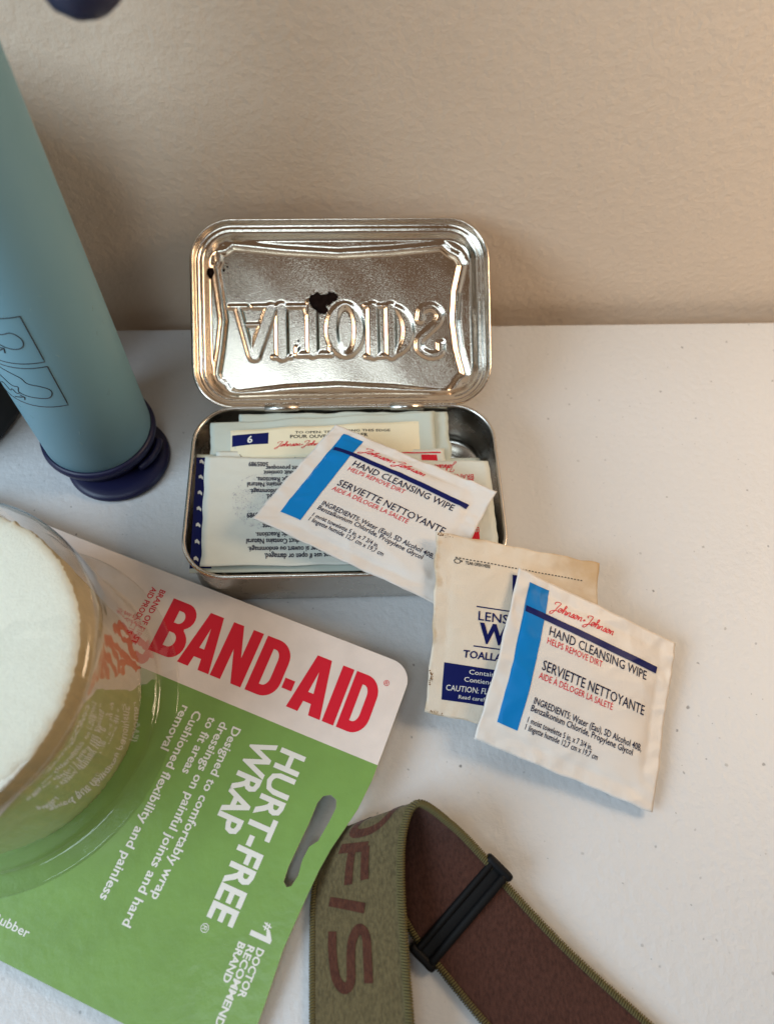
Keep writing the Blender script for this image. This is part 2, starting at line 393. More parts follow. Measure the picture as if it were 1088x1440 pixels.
# ------------------------------------------------------------------ hinged tin
def tin():
    t = thing('mint_tin', (0, 0, 0), 'open hinged silver mint tin with embossed lid leaning on the wall', 'tin')
    yaw = math.radians(-.33); cy, sy = math.cos(yaw), math.sin(yaw)
    rot = lambda x, y, z: (x * cy - y * sy, x * sy + y * cy, z)
    prof = [(3.6, 0), (2.2, .12), (1.3, .7), (.9, 1.8), (.85, 9), (.85, 16.6), (.55, 17.8), (.1, 18.4), (-.05, 19.0), (.1, 19.55), (.5, 19.8), (.95, 19.7), (1.2, 19.2), (1.25, 18), (1.3, 9), (1.35, 3.4), (1.8, 2.0), (2.8, 1.25), (5, 1.1), (6.4, 1.15), (7.2, 1.6), (8.0, 1.95), (9, 2.0)]
    rings = [[rot(x, y, z) for x, y in rrect(47.5 - d, 30 - d, 13.5 - d, 14)] for d, z in prof]
    V, Fc = loft(rings)
    part('tin_base', V, Fc, M['tin_body'], t)
    # lid: pressed panel as a relief grid
    a = math.radians(61.0); l = np.array((0, math.sin(a), math.cos(a))); nn = np.array((0, -math.cos(a), math.sin(a))); xx = np.array((1, 0, 0.))
    O = np.array((0, 30.0, 19.0))
    HW, HL, RC = 47.6, 30.0, 13.0
    st = .25; gx = np.arange(-HW, HW + .01, st); gy = np.arange(-HL, HL + .01, st)
    X, Y = np.meshgrid(gx, gy)
    qx = np.abs(X) - (HW - RC); qy = np.abs(Y) - (HL - RC)
    d = -(np.hypot(np.maximum(qx, 0), np.maximum(qy, 0)) + np.minimum(np.maximum(qx, qy), 0) - RC)   # inset from outline
    ss = lambda e0, e1, v: (lambda u: u * u * (3 - 2 * u))(np.clip((v - e0) / (e1 - e0), 0, 1))
    # wall: steep lip, small bead, then fillet to the panel
    H = -1.6 * ss(.2, 1.3, d) - .5 * ss(1.6, 2.6, d) - 2.4 * ss(2.9, 5.6, d)
    B = [(-35.0, 53.1), (-18.2, 51.2), (-0.9, 50.1), (16.5, 50.9), (33.4, 52.4), (35.7, 50.3), (38.3, 48.9), (39.9, 46.0), (37.8, 37.2), (37.1, 27.8), (38.1, 18.5), (40.2, 9.8), (38.1, 8.4), (36.6, 6.3), (34.7, 3.8), (31.9, 3.6), (15.5, 5.5), (-1.9, 6.7), (-19.3, 6.0), (-34.3, 4.4), (-37.2, 5.6), (-38.5, 7.9), (-40.3, 9.1), (-41.2, 11.2), (-39.7, 19.5), (-38.5, 28.7), (-39.5, 37.9), (-40.6, 46.0), (-39.5, 48.1), (-39.7, 51.0), (-37.5, 51.3)]
    B = [(x, y - 29.6) for x, y in B]
    def segd(x0, y0, x1, y1):
        dx, dy = x1 - x0, y1 - y0; L2 = dx * dx + dy * dy + 1e-9
        tt = np.clip(((X - x0) * dx + (Y - y0) * dy) / L2, 0, 1)
        return np.hypot(X - x0 - tt * dx, Y - y0 - tt * dy)
    db = np.full(X.shape, 1e3)
    for i in range(len(B)): db = np.minimum(db, segd(*B[i], *B[(i + 1) % len(B)]))
    H += -.68 * ss(1.95, .15, db)
    # raised word, seen from inside: pressed away from us, upside down
    zx = lambda x: -39.37 + x * .07; zy = lambda y: 37.94 - y * .0719 - 29.6
    dl = np.full(X.shape, 1e3)
    def stroke(x0, y0, x1, y1, hw):
        nonlocal dl
        dl = np.minimum(dl, segd(zx(x0), zy(y0), zx(x1), zy(y1)) - hw * .07)
    def ell(cx, cy_, rx, ry): return (np.hypot((X - zx(cx)) / (rx * .07), (Y - zy(cy_)) / (ry * .0719)) - 1) * min(rx, ry) * .07
    for s in ((82, 80, 137, 290, 17), (232, 80, 152, 290, 30), (112, 150, 195, 150, 8), (45, 68, 120, 68, 11),
              (280, 75, 280, 290, 30), (150, 68, 395, 68, 11), (240, 298, 320, 298, 10), (392, 70, 396, 100, 8),
              (422, 60, 422, 280, 28), (350, 288, 505, 288, 13), (350, 285, 350, 255, 10), (505, 285, 505, 258, 10),
              (706, 78, 706, 290, 28), (672, 70, 740, 70, 10), (672, 300, 740, 300, 10),
              (790, 78, 790, 292, 26), (755, 70, 800, 70, 10), (755, 299, 800, 299, 10)): stroke(*s)
    dl = np.minimum(dl, np.maximum(ell(575, 178, 92, 128), -ell(578, 178, 36, 98)))
    dl = np.minimum(dl, np.maximum(np.maximum(ell(790, 184, 108, 122), -ell(782, 184, 62, 98)), zx(790) - X))
    S = catmull([(1022, 248), (1018, 288), (972, 300), (925, 272), (925, 228), (965, 190), (1008, 150), (1020, 110), (985, 78), (938, 92), (928, 135)], 5)
    for i in range(len(S) - 1): stroke(*S[i], *S[i + 1], 19)
    H += -.60 * ss(.45, -.75, dl)
    H += .05 * np.sin(X * .13 + 1) * np.cos(Y * .17) + .03 * np.sin(X * .31 + Y * .22)
    keep = d > .25
    idx = -np.ones(X.shape, int); idx[keep] = np.arange(keep.sum())
    Cn = O[None, :] + X[keep][:, None] * xx + (Y[keep][:, None] + HL) * l + H[keep][:, None] * nn
    q = keep[:-1, :-1] & keep[1:, :-1] & keep[:-1, 1:] & keep[1:, 1:]
    Fq = np.stack([idx[:-1, :-1][q], idx[:-1, 1:][q], idx[1:, 1:][q], idx[1:, :-1][q]], 1)
    lid = part('lid', Cn, Fq, M['tin'], t)
    so = lid.modifiers.new('sheet', 'SOLIDIFY'); so.thickness = .00028; so.offset = -1
    rim = [O + xx * x + l * (y + HL) for x, y in rrect(HW - .15, HL - .15, RC - .15, 16)]
    V, Fc = tube(rim, .62, 10, True); part('rolled_rim', V, Fc, M['tin'], lid)
    # burnt rust spots
    rnd = random.Random(4)
    def spot(cx, cy_, rx, ry, seed):
        pts = []; rr = random.Random(seed)
        for k in range(26):
            an = 2 * math.pi * k / 26; f = 1 + .34 * noise.noise((math.cos(an) * 1.7 + seed, math.sin(an) * 1.7, seed)) + rr.uniform(-.1, .1)
            pts.append((cx + rx * f * math.cos(an), cy_ + ry * f * math.sin(an)))
        hz = lambda x, y: .5 * float(H[int(round((y + HL) / st)), int(round((x + HW) / st))]) + .5 * float(H[int(round((y + HL) / st)) - 4:int(round((y + HL) / st)) + 5, int(round((x + HW) / st)) - 4:int(round((x + HW) / st)) + 5].max())
        V = []; n = len(pts)
        for s_, h in ((1, -.05), (.97, .12), (.6, .22), (.25, .3)):
            for px, py in pts:
                x, y = cx + (px - cx) * s_, cy_ + (py - cy_) * s_
                V.append(O + xx * x + l * (y + HL) + nn * (hz(x, y) + h + rr.uniform(0, .07)))
        Fc = [(i * n + j, i * n + (j + 1) % n, (i + 1) * n + (j + 1) % n, (i + 1) * n + j) for i in range(3) for j in range(n)] + [tuple(3 * n + j for j in range(n))]
        part('rust_spot', V, Fc, M['rust'], lid)
    spot(-7.4, 34.4 - 29.6, 3.3, 3.1, 3); spot(-3.0, 35.9 - 29.6, 2.0, 1.8, 9); spot(-6.3, 31.6 - 29.6, 1.7, 1.5, 12); spot(-4.6, 34.6 - 29.6, 1.8, 1.5, 15)
    spot(-41.9, 44.0 - 29.6, .75, 1.5, 5); spot(-38.0, 44.9 - 29.6, .4, .45, 6); spot(-36.7, 46.0 - 29.6, .4, .35, 7); spot(-14.4, 21.6 - 29.6, .35, .4, 8)
    rr = random.Random(31); VF = []
    for _ in range(90):
        cx, cy_, sd = rr.choice(((-6.5, 4.6, 3.6), (-6.5, 4.6, 3.6), (-40, 14.8, 2.2), (-12, -4, 14))); x = rr.gauss(cx, sd); y = rr.gauss(cy_, sd); r = rr.uniform(.06, .24)
        hz = float(H[int(round((y + HL) / st)), int(round((x + HW) / st))])
        VF.append(([O + xx * (x + r * math.cos(q * 1.047) * rr.uniform(.7, 1.3)) + l * (y + HL + r * math.sin(q * 1.047) * rr.uniform(.7, 1.3)) + nn * (hz + .07) for q in range(6)], [(0, 1, 2, 3, 4, 5)]))
    V, Fc = join(VF); o = part('rust_specks', V, Fc, M['brown_spot2'], lid); o['kind'] = 'stuff'
    # hinge tabs
    for cx in (-20, 20):
        P = [(28.1, 19.9), (28.8, 20.5), (29.8, 20.6), (30.6, 20.2), (30.7, 19.3), (30.2, 18.6), (29.2, 18.5), (28.2, 18.4)]
        V = [rot(cx + s * 5.4, y, z - .3) for s in (-1, 1) for y, z in P]; n = len(P)
        Fc = [(i, (i + 1) % n, n + (i + 1) % n, n + i) for i in range(n)] + [tuple(range(n - 1, -1, -1)), tuple(range(n, 2 * n))]
        part('hinge_tab', V, Fc, M['tin_body'], t)
tin()

# ------------------------------------------------------------------ flat sachets
class Packet:
    def __init__(self, name, label, cat, corners, m, puff=1.6, margin=.09, under=.35, bend=None, seed=1, wr=.22, edge=.2, group=None, N=44, wave=0.0, zmin=.25, pad=None, crease=0.0):
        self.crease = crease
        c = [np.array(p, float) for p in corners]; self.c = c
        nrm = np.cross(c[1] - c[0], c[3] - c[0]); nrm /= np.linalg.norm(nrm)
        if nrm[2] < 0: nrm = -nrm
        self.n = nrm; self.puff = puff; self.mg = margin; self.bend = bend; self.seed = seed; self.wr = wr; self.wave = wave; self.pad = pad; self.edge = edge
        self.eu = (c[1] - c[0]) / np.linalg.norm(c[1] - c[0]); self.ev = (c[3] - c[0]) / np.linalg.norm(c[3] - c[0])
        base = (c[0] + c[1] + c[2] + c[3]) / 4; base[2] = min(p[2] for p in c)
        top = []; bot = []
        for j in range(N + 1):
            for i in range(N + 1):
                u, v = i / N, j / N
                p = self.S(u, v); top.append(p)
                f = self.pil(u, v); b = p - self.n * (under + puff * .75 * f); b[2] = max(b[2], zmin); bot.append(b)
        V = top + bot; K = (N + 1) ** 2; Fc = []
        for j in range(N):
            for i in range(N):
                a = j * (N + 1) + i; Fc.append((a, a + N + 1, a + N + 2, a + 1)); Fc.append((K + a, K + a + 1, K + a + N + 2, K + a + N + 1))
        ring = [i for i in range(N + 1)] + [j * (N + 1) + N for j in range(1, N + 1)] + [N * (N + 1) + i for i in range(N - 1, -1, -1)] + [j * (N + 1) for j in range(N - 1, 0, -1)]
        for k in range(len(ring)):
            a, b = ring[k], ring[(k + 1) % len(ring)]; Fc.append((a, b, K + b, K + a))
        self.t = thing(name, tuple(base), label, cat, group)
        o = part('wrapper', V, Fc, m, self.t)
        for an, k in (('pu', 0), ('pv', 1)):
            at = o.data.attributes.new(an, 'FLOAT', 'POINT'); g = [(q % (N + 1)) / N if k == 0 else (q // (N + 1)) / N for q in range(K)]; at.data.foreach_set('value', g + g)
    def pil(self, u, v):
        g = self.mg; a = min(max((u - g) / (1 - 2 * g), 0), 1); b = min(max((v - g) / (1 - 2 * g), 0), 1)
        return (4 * a * (1 - a)) ** .55 * (4 * b * (1 - b)) ** .55
    def S(self, u, v):
        c = self.c; s = self.seed
        p = (1 - u) * (1 - v) * c[0] + u * (1 - v) * c[1] + u * v * c[2] + (1 - u) * v * c[3]
        e = self.edge
        p = p + self.eu * e * noise.noise((v * 9, s * 3.1, u * 1.5)) * (abs(2 * u - 1) ** 6) + self.ev * e * noise.noise((u * 9, s * 5.7, v * 1.5)) * (abs(2 * v - 1) ** 6)
        h = self.puff * self.pil(u, v)
        h += self.wr * (noise.noise((u * 3.2 + s, v * 3.2, s * 1.7)) + .5 * noise.noise((u * 8 + v * 5, v * 3, s * 2.3)))
        if self.crease:
            r1 = 1 - abs(noise.noise((u * 4 + v * 2.2 + s, v * 3.0 - u, s * .9))) * 3.2; r2 = 1 - abs(noise.noise((u * 2.2 - s, v * 6 + u * 3, s * 1.9))) * 3.6
            h += self.crease * (max(r1, 0) ** 2 + max(r2, 0) ** 2) * (.35 + .65 * max(abs(2 * u - 1), abs(2 * v - 1)) ** 2)
            h += self.crease * .35 * math.sin((u if abs(2 * v - 1) > abs(2 * u - 1) else v) * 150) * max(0, (max(abs(2 * u - 1), abs(2 * v - 1)) - .84)) / .16 * .4
        # radiating seal creases
        ed = max(abs(2 * u - 1), abs(2 * v - 1)); h += self.wr * .7 * noise.noise((u * 17, v * 17, s)) * max(0, ed - .6) / .4
        if self.wave: h += self.wave * math.sin(u * 21 + s) * (1 - v) ** 3
        if self.bend: h += self.bend(u, v)
        if self.pad: h += self.pad(u, v)
        return p + self.n * h
    def put(self, name, VF, f, m, off=.11, parent=None):
        V, Fc = VF
        return part(name, [self.S(*f(x, y)) + self.n * off for x, y in [tuple(q[:2]) for q in V]], Fc, m, parent or self.t)
    def text(self, s, p0, p1, dv, m, bold=0.0, off=.15, name='lettering', keepx=None):
        V, Fc = text2d(s, bold); wd = V[:, 0].max()
        self.put(name, (V, Fc), lambda x, y: (p0[0] + (p1[0] - p0[0]) * x / wd, p0[1] + (p1[1] - p0[1]) * x / wd - y / CAP * dv), m, off)
    def script(self, s, p0, p1, dv, m, off=.12):
        V, Fc = script2d(s); wd = V[:, 0].max()
        self.put('script_lettering', (V, Fc), lambda x, y: (p0[0] + (p1[0] - p0[0]) * x / wd, p0[1] + (p1[1] - p0[1]) * x / wd - y / 2.0 * dv), m, off)
    def quad(self, q, m, off=.08, name='printed_bar', n=16):
        q = [np.array(p, float) for p in q]; V = []; Fc = []
        for j in range(n + 1):
            for i in range(n + 1):
                a, b = i / n, j / n; V.append((1 - a) * (1 - b) * q[0] + a * (1 - b) * q[1] + a * b * q[2] + (1 - a) * b * q[3])
        for j in range(n):
            for i in range(n): k = j * (n + 1) + i; Fc.append((k, k + n + 1, k + n + 2, k + 1))
        self.put(name, (V, Fc), lambda x, y: (x, y), m, off)

def wipe_print(p, cut=False):
    p.quad([(.076, .053), (.199, .046), (.205, .868), (.09, .865)], M['ink_blue'], .14, 'blue_stripe', 64)
    p.quad([(.087, .187), (.905, .196), (.901, .238), (.088, .222)], M['ink_navy'], .19, 'navy_stripe', 64)
    p.script('Johnson+Johnson', (.218, .148), (.61, .135), .056, M['ink_red'])
    T = p.text
    T('HAND CLEANSING WIPE', (.242, .296), (.843, .303), .052, M['ink_dark'], .004)
    T('HELPS REMOVE DIRT', (.239, .347), (.571, .345), .036, M['ink_red'])
    T('SERVIETTE NETTOYANTE', (.243, .498), (.863, .506), .056, M['ink_dark'], .004)
    T('AIDE À DÉLOGER LA SALETÉ', (.237, .551), (.673, .553), .036, M['ink_red'])
    T('INGREDIENTS: Water (Eau), SD Alcohol 40B,', (.243, .694), (.879, .707), .037, M['ink_dark'], .008)
    T('Benzalkonium Chloride, Propylene Glycol', (.239, .737), (.831, .748), .035, M['ink_dark'], .008)
    T('1 moist towelette 5 in. x 7 3/4 in.', (.239, .804), (.609, .81), .032, M['ink_dark'], .008)
    T('1 lingette humide 12,7 cm x 19,7 cm', (.238, .845), (.653, .849), .032, M['ink_dark'], .008)

# ---- bandage sachets inside the tin
def chevrons(p):
    p.quad([(0, .03), (.07, .03), (.07, .97), (0, .97)], M['ink_navy'], .07, 'navy_edge_band', 20)
    for k in range(7):
        v = .06 + k * .137
        V = [(.011, v), (.018, v - .012), (.027, v + .012), (.026, v + .034), (.019, v + .018), (.012, v + .022)]
        p.put('white_arrow', (V, [(0, 1, 2, 3, 4, 5)]), lambda x, y: (x, y), M['ink_white'], .12)

low = Packet('bandage_packet', 'bandage packet with navy edge of white arrows, lowest in the tin', 'bandage', [(-45.9, 13.8, 17.0), (42.6, 12.0, 14.4), (44.0, -27.9, 16.6), (-45.0, -26.6, 17.2)], M['bandage_grey'], puff=.5, seed=11, wr=.15)
chevrons(low)
b4 = Packet('bandage_packet', 'grey green bandage packet tucked hindmost against the tin back', 'bandage', [(-33.5, 28.0, 18.0), (33.5, 27.8, 18.2), (33.1, 0, 12.6), (-34.1, -0.6, 12.6)], M['bandage_grey'], puff=.5, seed=14, wr=.35, wave=.3, crease=.25, edge=.7)
def padf(u, v):
    a = min(max((u - .09) / .84, 0), 1); b = min(max((v - .10) / .42, 0), 1)
    f = lambda t: min(1, 6 * t * (1 - t) * 1.6)
    return 1.3 * f(a) ** .8 * f(b) ** .8
b3 = Packet('bandage_packet', 'bandage packet with raised cream pad and boxed white 6', 'bandage', [(-42.2, 24.6, 18.3), (28.6, 27.0, 19.4), (28.3, -2.0, 14.2), (-41.8, -2.0, 14.0)], M['bandage_grey'], puff=.4, seed=13, wr=.25, wave=.45, pad=padf, edge=.5)
b3.quad([(.09, .115), (.93, .115), (.93, .50), (.09, .50)], M['pad'], .05, 'cream_pad', 26)
b3.quad([(.097, .184), (.26, .184), (.259, .325), (.097, .325)], M['ink_navy'], .10, 'navy_number_box')
b3.text('6', (.166, .30), (.19, .30), .085, M['ink_white'], .02, .2)
b3.text('TO OPEN: TEAR ALONG THIS EDGE', (.377, .215), (.80, .235), .028, M['ink_black'], .01, .14)
b3.text('POUR OUVRIR : DÉCHIRER', (.356, .272), (.70, .29), .04, M['ink_black'], .015, .14)
b3.script('Johnson+Johnson', (.285, .37), (.52, .37), .06, M['ink_red'], .14)
b2 = Packet('bandage_packet', 'white bandage packet between the boxed 6 packet and the smudged one', 'bandage', [(-39.9, 14.6, 17.3), (31.3, 13.6, 17.2), (31.6, -23.5, 16.4), (-38.5, -23.3, 16.4)], M['bandage'], puff=.45, seed=12, wr=.3, crease=.2, edge=.5)
def up(p, s, x_left, v, cap=.044, m='ink_dark', bold=.016, wmm=None, scale=1.0):
    """upside-down line whose end stands at x_left; natural width"""
    V, Fc = text2d(s, bold); L = np.linalg.norm(p.c[1] - p.c[0]); Hh = np.linalg.norm(p.c[3] - p.c[0])
    wd = V[:, 0].max() / CAP * (cap * Hh) / L * .72 * scale
    p.text(s, (x_left + wd, v), (x_left, v), -cap, M[m], bold)
up(b2, 'Ne pas utiliser si ouvert ou endommagé.', .10, .035); up(b2, 'Do not use if open or damaged.', .185, .012 + .085)
b2.quad([(0, .08), (.045, .08), (.045, .3), (0, .3)], M['ink_navy'], .08, 'navy_edge_band', 4)
b2.quad([(.505, .04), (.509, .04), (.509, .14), (.505, .14)], M['ink_dark'], .1, 'printed_bar', 4)
b2.quad([(.895, .055), (.965, .055), (.965, .12), (.895, .12)], M['ink_red'], .1, 'red_block', 4)
b2.quad([(.80, .03), (.985, .03), (.985, .042), (.80, .042)], M['ink_red'], .1, 'red_line', 6)
b1 = Packet('bandage_packet', 'white bandage packet with grey smudge and upside down print, uppermost in front', 'bandage', [(-42.9, 11.7, 18.9), (44.6, 8.3, 18.4), (44.4, -26.2, 18.2), (-41.6, -25.6, 18.8)], M['bandage'], puff=.55, seed=15, wr=.3, crease=.2, edge=.4)
for s, x, v in (('5005989', .152, .045), ('pouvant provoquer', .212, .085), ('Ce produit contient', .205, .133), ('Allergic Reactions.', .181, .20), ('This Product Contains Natural', .149, .25), ('si ouvert ou endommagé.', .158, .315), ('if open or damaged.', .214, .365),
                ('5005989', .149, .535), ('pouvant provoquer', .211, .583), ('Ce produit contient', .203, .637), ('May Cause Allergic Reactions.', .18, .713), ('This Product Contains Natural', .149, .77), ('Ne pas utiliser si ouvert ou endommagé.', .155, .84), ('Do not use if open or damaged.', .21, .90)):
    up(b1, s, x, v)
def rscript(p, x0, x1, v, dv): 
    V, Fc = script2d('Johnson'); wd = V[:, 0].max()
    p.put('script_lettering', (V, Fc), lambda x, y: (x1 - (x1 - x0) * x / wd, v + y / 2.0 * dv), M['ink_red'], .12)
rscript(b1, .805, .884, .045, .07)
up(b1, 'BRAND', .863, .142, .05, 'ink_red', 0, scale=1.05)
b1.quad([(.885, .195), (.937, .195), (.935, .285), (.885, .285)], M['ink_red'], .1, 'red_block', 4)
up(b1, 'BRAND', .863, .672, .05, 'ink_red', 0, scale=1.05)
b1.quad([(.86, .72), (.938, .72), (.937, .86), (.86, .86)], M['ink_red'], .1, 'red_block', 4)

def dots(p, m, cu_, cv_, su, sv, n, r0, r1, seed, name):
    rr = random.Random(seed); VF = []; asp = np.linalg.norm(p.c[1] - p.c[0]) / np.linalg.norm(p.c[3] - p.c[0])
    for _ in range(n):
        a = rr.uniform(0, 6.283); q = math.sqrt(rr.random()); u, v = cu_ + su * q * math.cos(a), cv_ + sv * q * math.sin(a)
        if not (.004 < u < .996 and .004 < v < .996): continue
        r = rr.uniform(r0, r1); k = rr.uniform(.5, 1.2); t0 = rr.uniform(0, 6.283)
        VF.append(([(u + r * math.cos(t0 + j * 1.2566) * k, v + r * asp * math.sin(t0 + j * 1.2566)) for j in range(5)], [(0, 1, 2, 3, 4)]))
    o = p.put(name, join(VF), lambda x, y: (x, y), m, .1); o['kind'] = 'stuff'
dots(b1, M['ink_stain'], .20, .42, .105, .26, 900, .0006, .0020, 3, 'grey_smudge')
# ---- wipes
lensbend = lambda u, v: 2.0 * math.sin(math.pi * v) * (1 - .5 * u)
w1 = Packet('hand_wipe_packet', 'white hand wipe sachet with blue stripe lying across the open tin', 'wipe packet', [(-2.6, 16.8, 27.0), (44.2, -6.8, 25.0), (24.5, -39.2, 19.0), (-26.4, -14.6, 27.0)], M['wipe'], puff=2.2, seed=21, wr=.55, edge=.4, crease=.42, N=72, group='hand wipe sachets')
wipe_print(w1)
ln = Packet('lens_wipe_packet', 'cream lens wipe sachet with navy print leaning on the tin rim', 'wipe packet', [(25.2, -20.8, 28.0), (75.7, -24.2, 11.0), (63.9, -74.9, 1.5), (20.8, -66.2, 6.0)], M['lens'], puff=1.1, seed=22, wr=.3, bend=lensbend, edge=.7, crease=.22, N=72)
for k in range(38):
    a = .113 + k * .0208
    ln.quad([(a, .121 - k * .0001), (a + .012, .121 - k * .0001), (a + .012, .127 - k * .0001), (a, .127 - k * .0001)], M['ink_black'], .1, 'tear_dash', 1)
ln.text('TEAR OPEN HERE', (.172, .151), (.317, .149), .017, M['ink_black'], .02)
hand = [(.107, .143), (.113, .134), (.122, .131), (.135, .131), (.139, .136), (.153, .137), (.154, .141), (.14, .143), (.142, .147), (.137, .152), (.125, .155), (.113, .154)]
V_, F_ = ribbon2d(hand + hand[:1], .0022); ln.put('pointing_hand_mark', (V_, F_), lambda x, y: (x, y), M['ink_black'])
ln.quad([(.453, .161), (.56, .159), (.56, .30), (.456, .304)], M['ink_navy'], .08, 'navy_box', 8)
ln.text('Z', (.472, .236), (.506, .236), .034, M['ink_white'], .015, .16)
ln.quad([(.246, .368), (.50, .362), (.50, .368), (.246, .375)], M['ink_navy'], .1, 'printed_bar', 6)
ln.text('LENS', (.26, .443), (.44, .437), .048, M['ink_navy'], .008)
ln.text('W', (.272, .562), (.45, .552), .102, M['ink_navy'], .035)
ln.quad([(.247, .584), (.50, .575), (.50, .581), (.247, .591)], M['ink_navy'], .1, 'printed_bar', 6)
ln.text('TOALLA', (.191, .658), (.425, .645), .039, M['ink_navy'], .022)
ln.quad([(.085, .704), (.62, .69), (.62, .89), (.088, .909)], M['ink_navy'], .08, 'navy_box', 12)
ln.text('Contains', (.238, .743), (.415, .733), .025, M['ink_white'], 0, .16); ln.text('Contiene', (.213, .787), (.388, .779), .025, M['ink_white'], 0, .16)
ln.text('CAUTION: FLA', (.109, .853), (.395, .832), .031, M['ink_white'], 0, .16); ln.text('Read careful', (.191, .887), (.38, .873), .021, M['ink_white'], 0, .16)
dots(ln, M['brown_spot'], .012, .80, .012, .06, 26, .0015, .005, 5, 'brown_speckle'); dots(ln, M['brown_spot'], .06, .99, .07, .012, 24, .001, .004, 6, 'brown_speckle'); dots(ln, M['brown_spot'], .05, .012, .05, .012, 20, .001, .005, 8, 'brown_speckle')
w2 = Packet('hand_wipe_packet', 'white hand wipe sachet with blue stripe lying on the cream sachet', 'wipe packet', [(48.7, -29.7, 21.5), (96.0, -47.8, 5.0), (80.1, -94.0, 2.5), (33.6, -73.9, 7.0)], M['wipe'], puff=1.5, seed=23, wr=.45, edge=.4, crease=.28, N=72, group='hand wipe sachets', bend=lambda u, v: 1.6 * math.sin(math.pi * v) * (1 - u))
wipe_print(w2)

# ------------------------------------------------------------------ blister card
cu1 = np.array((0.9115, -0.4108, 0.0163)); cu1 /= np.linalg.norm(cu1)
cn = np.array((-0.0375, -0.0435, 1.0)); cn -= cu1 * (cn @ cu1); cn /= np.linalg.norm(cn)
cv1 = np.cross(cn, cu1)
CO = np.array((-95.12, -60.34, 4.0))
def cl(x, y, z=0.0):
    # the hanging end of the card is gently warped
    wv = 0.0 if x < 70 else .9 * ((x - 70) / 30) ** 2 * math.sin((y + 10) * .055)
    return CO + cu1 * x + cv1 * y + cn * (z + wv)
def card():
    t = thing('bandage_wrap_package', (-95.12, -60.34, 0), 'white and green blister card with red lettering under a clear dome', 'package')
    corner = [(94.6 + 6.2 * math.sin(math.radians(a)), 46.2 + 6.2 * math.cos(math.radians(a))) for a in range(0, 91, 10)]
    out = [(-52, -51.6), (-52, 52.4), (0, 52.0), (50, 52.2)] + corner + [(101.2, 32), (101.4, 20), (100.7, 12), (99.3, 6), (98.0, .6), (97.2, -5), (96.8, -11), (96.2, -24), (97, -36)] + [(91.4 + 6 * math.sin(math.radians(a)), -45.8 + 6 * math.cos(math.radians(a))) for a in range(90, 181, 10)]
    slot = [(90.3, 4), (90.3, 9.6), (91.0, 11.6), (92.7, 12.6), (94.6, 12.0), (95.3, 10.2), (95.0, 6.4), (94.2, 1.2), (92.6, -.9), (92.3, -4.4), (92.8, -8), (92.2, -10.8), (91.2, -11.5), (90.0, -10.6), (89.7, -7), (90.0, -1)]
    V, Fc = poly2d([out, slot])
    bm = bmesh.new(); vs_ = [bm.verts.new((v[0], v[1], 0)) for v in V]
    for f in Fc:
        try: bm.faces.new([vs_[i] for i in f])
        except ValueError: pass
    bmesh.ops.remove_doubles(bm, verts=bm.verts, dist=1e-4)
    for ax, rng in ((0, [70 + 3 * k for k in range(11)]), (1, [-48 + 8 * k for k in range(13)])):
        for c_ in rng:
            no = (1, 0, 0) if ax == 0 else (0, 1, 0); co = (c_ + .013, 0, 0) if ax == 0 else (0, c_ + .013, 0)
            bmesh.ops.bisect_plane(bm, geom=bm.verts[:] + bm.edges[:] + bm.faces[:], plane_co=co, plane_no=no)
    bmesh.ops.recalc_face_normals(bm, faces=bm.faces)
    if sum(f.normal.z for f in bm.faces) < 0: bmesh.ops.reverse_faces(bm, faces=bm.faces)
    ret = bmesh.ops.extrude_face_region(bm, geom=bm.faces[:])
    nv = [g for g in ret['geom'] if isinstance(g, bmesh.types.BMVert)]
    for v in nv: v.co.z += .55
    bm.verts.index_update(); L = [tuple(v.co) for v in bm.verts]; FF = [[v.index for v in f.verts] for f in bm.faces]; bm.free()
    o = part('card', [cl(*p) for p in L], FF, [M['card'], M['card_edge']], t, smooth=False)
    for pl in o.data.polygons:
        if abs(np.array(pl.normal) @ cn) < .5: pl.material_index = 1
    at = o.data.attributes.new('card_y', 'FLOAT', 'POINT'); at.data.foreach_set('value', [p[1] for p in L])
    ZT = .55
    def put(name, VF, f, m, off=.06):
        part(name, [cl(*f(q[0], q[1]), ZT + off) for q in VF[0]], VF[1], m, t, smooth=False)
    # big red letters
    arc = lambda cx, cy, rx, ry, a0, a1, n=9: [(cx + rx * math.cos(math.radians(a0 + (a1 - a0) * k / n)), cy + ry * math.sin(math.radians(a0 + (a1 - a0) * k / n))) for k in range(n + 1)]
    LB = [[(0, 0), (0, 1)] + [(.34, 1)] + arc(.36, .76, .26, .24, 80, -60) + [(.5, .52)] + arc(.38, .27, .28, .27, 50, -90), [(.23, .17), (.23, .43)] + arc(.31, .30, .12, .13, 80, -80), [(.23, .60), (.23, .83)] + arc(.30, .715, .11, .115, 80, -80)]
    LA = [[(0, 0), (.2, 1), (.5, 1), (.70, 0), (.46, 0), (.43, .19), (.27, .19), (.24, 0)], [(.295, .36), (.405, .36), (.35, .74)]]
    LN = [[(0, 0), (0, 1), (.22, 1), (.43, .46), (.43, 1), (.65, 1), (.65, 0), (.44, 0), (.22, .56), (.22, 0)]]
    LD = [[(0, 0), (0, 1), (.28, 1)] + arc(.28, .68, .37, .32, 90, 0) + arc(.28, .32, .37, .32, 0, -90), [(.23, .18), (.23, .82), (.27, .82)] + arc(.28, .66, .13, .16, 90, 0) + arc(.28, .34, .13, .16, 0, -90)]
    LI = [[(0, 0), (0, 1), (.25, 1), (.25, 0)]]
    LH = [[(0, .26), (0, .44), (.24, .44), (.24, .26)]]
    ht = 16.4
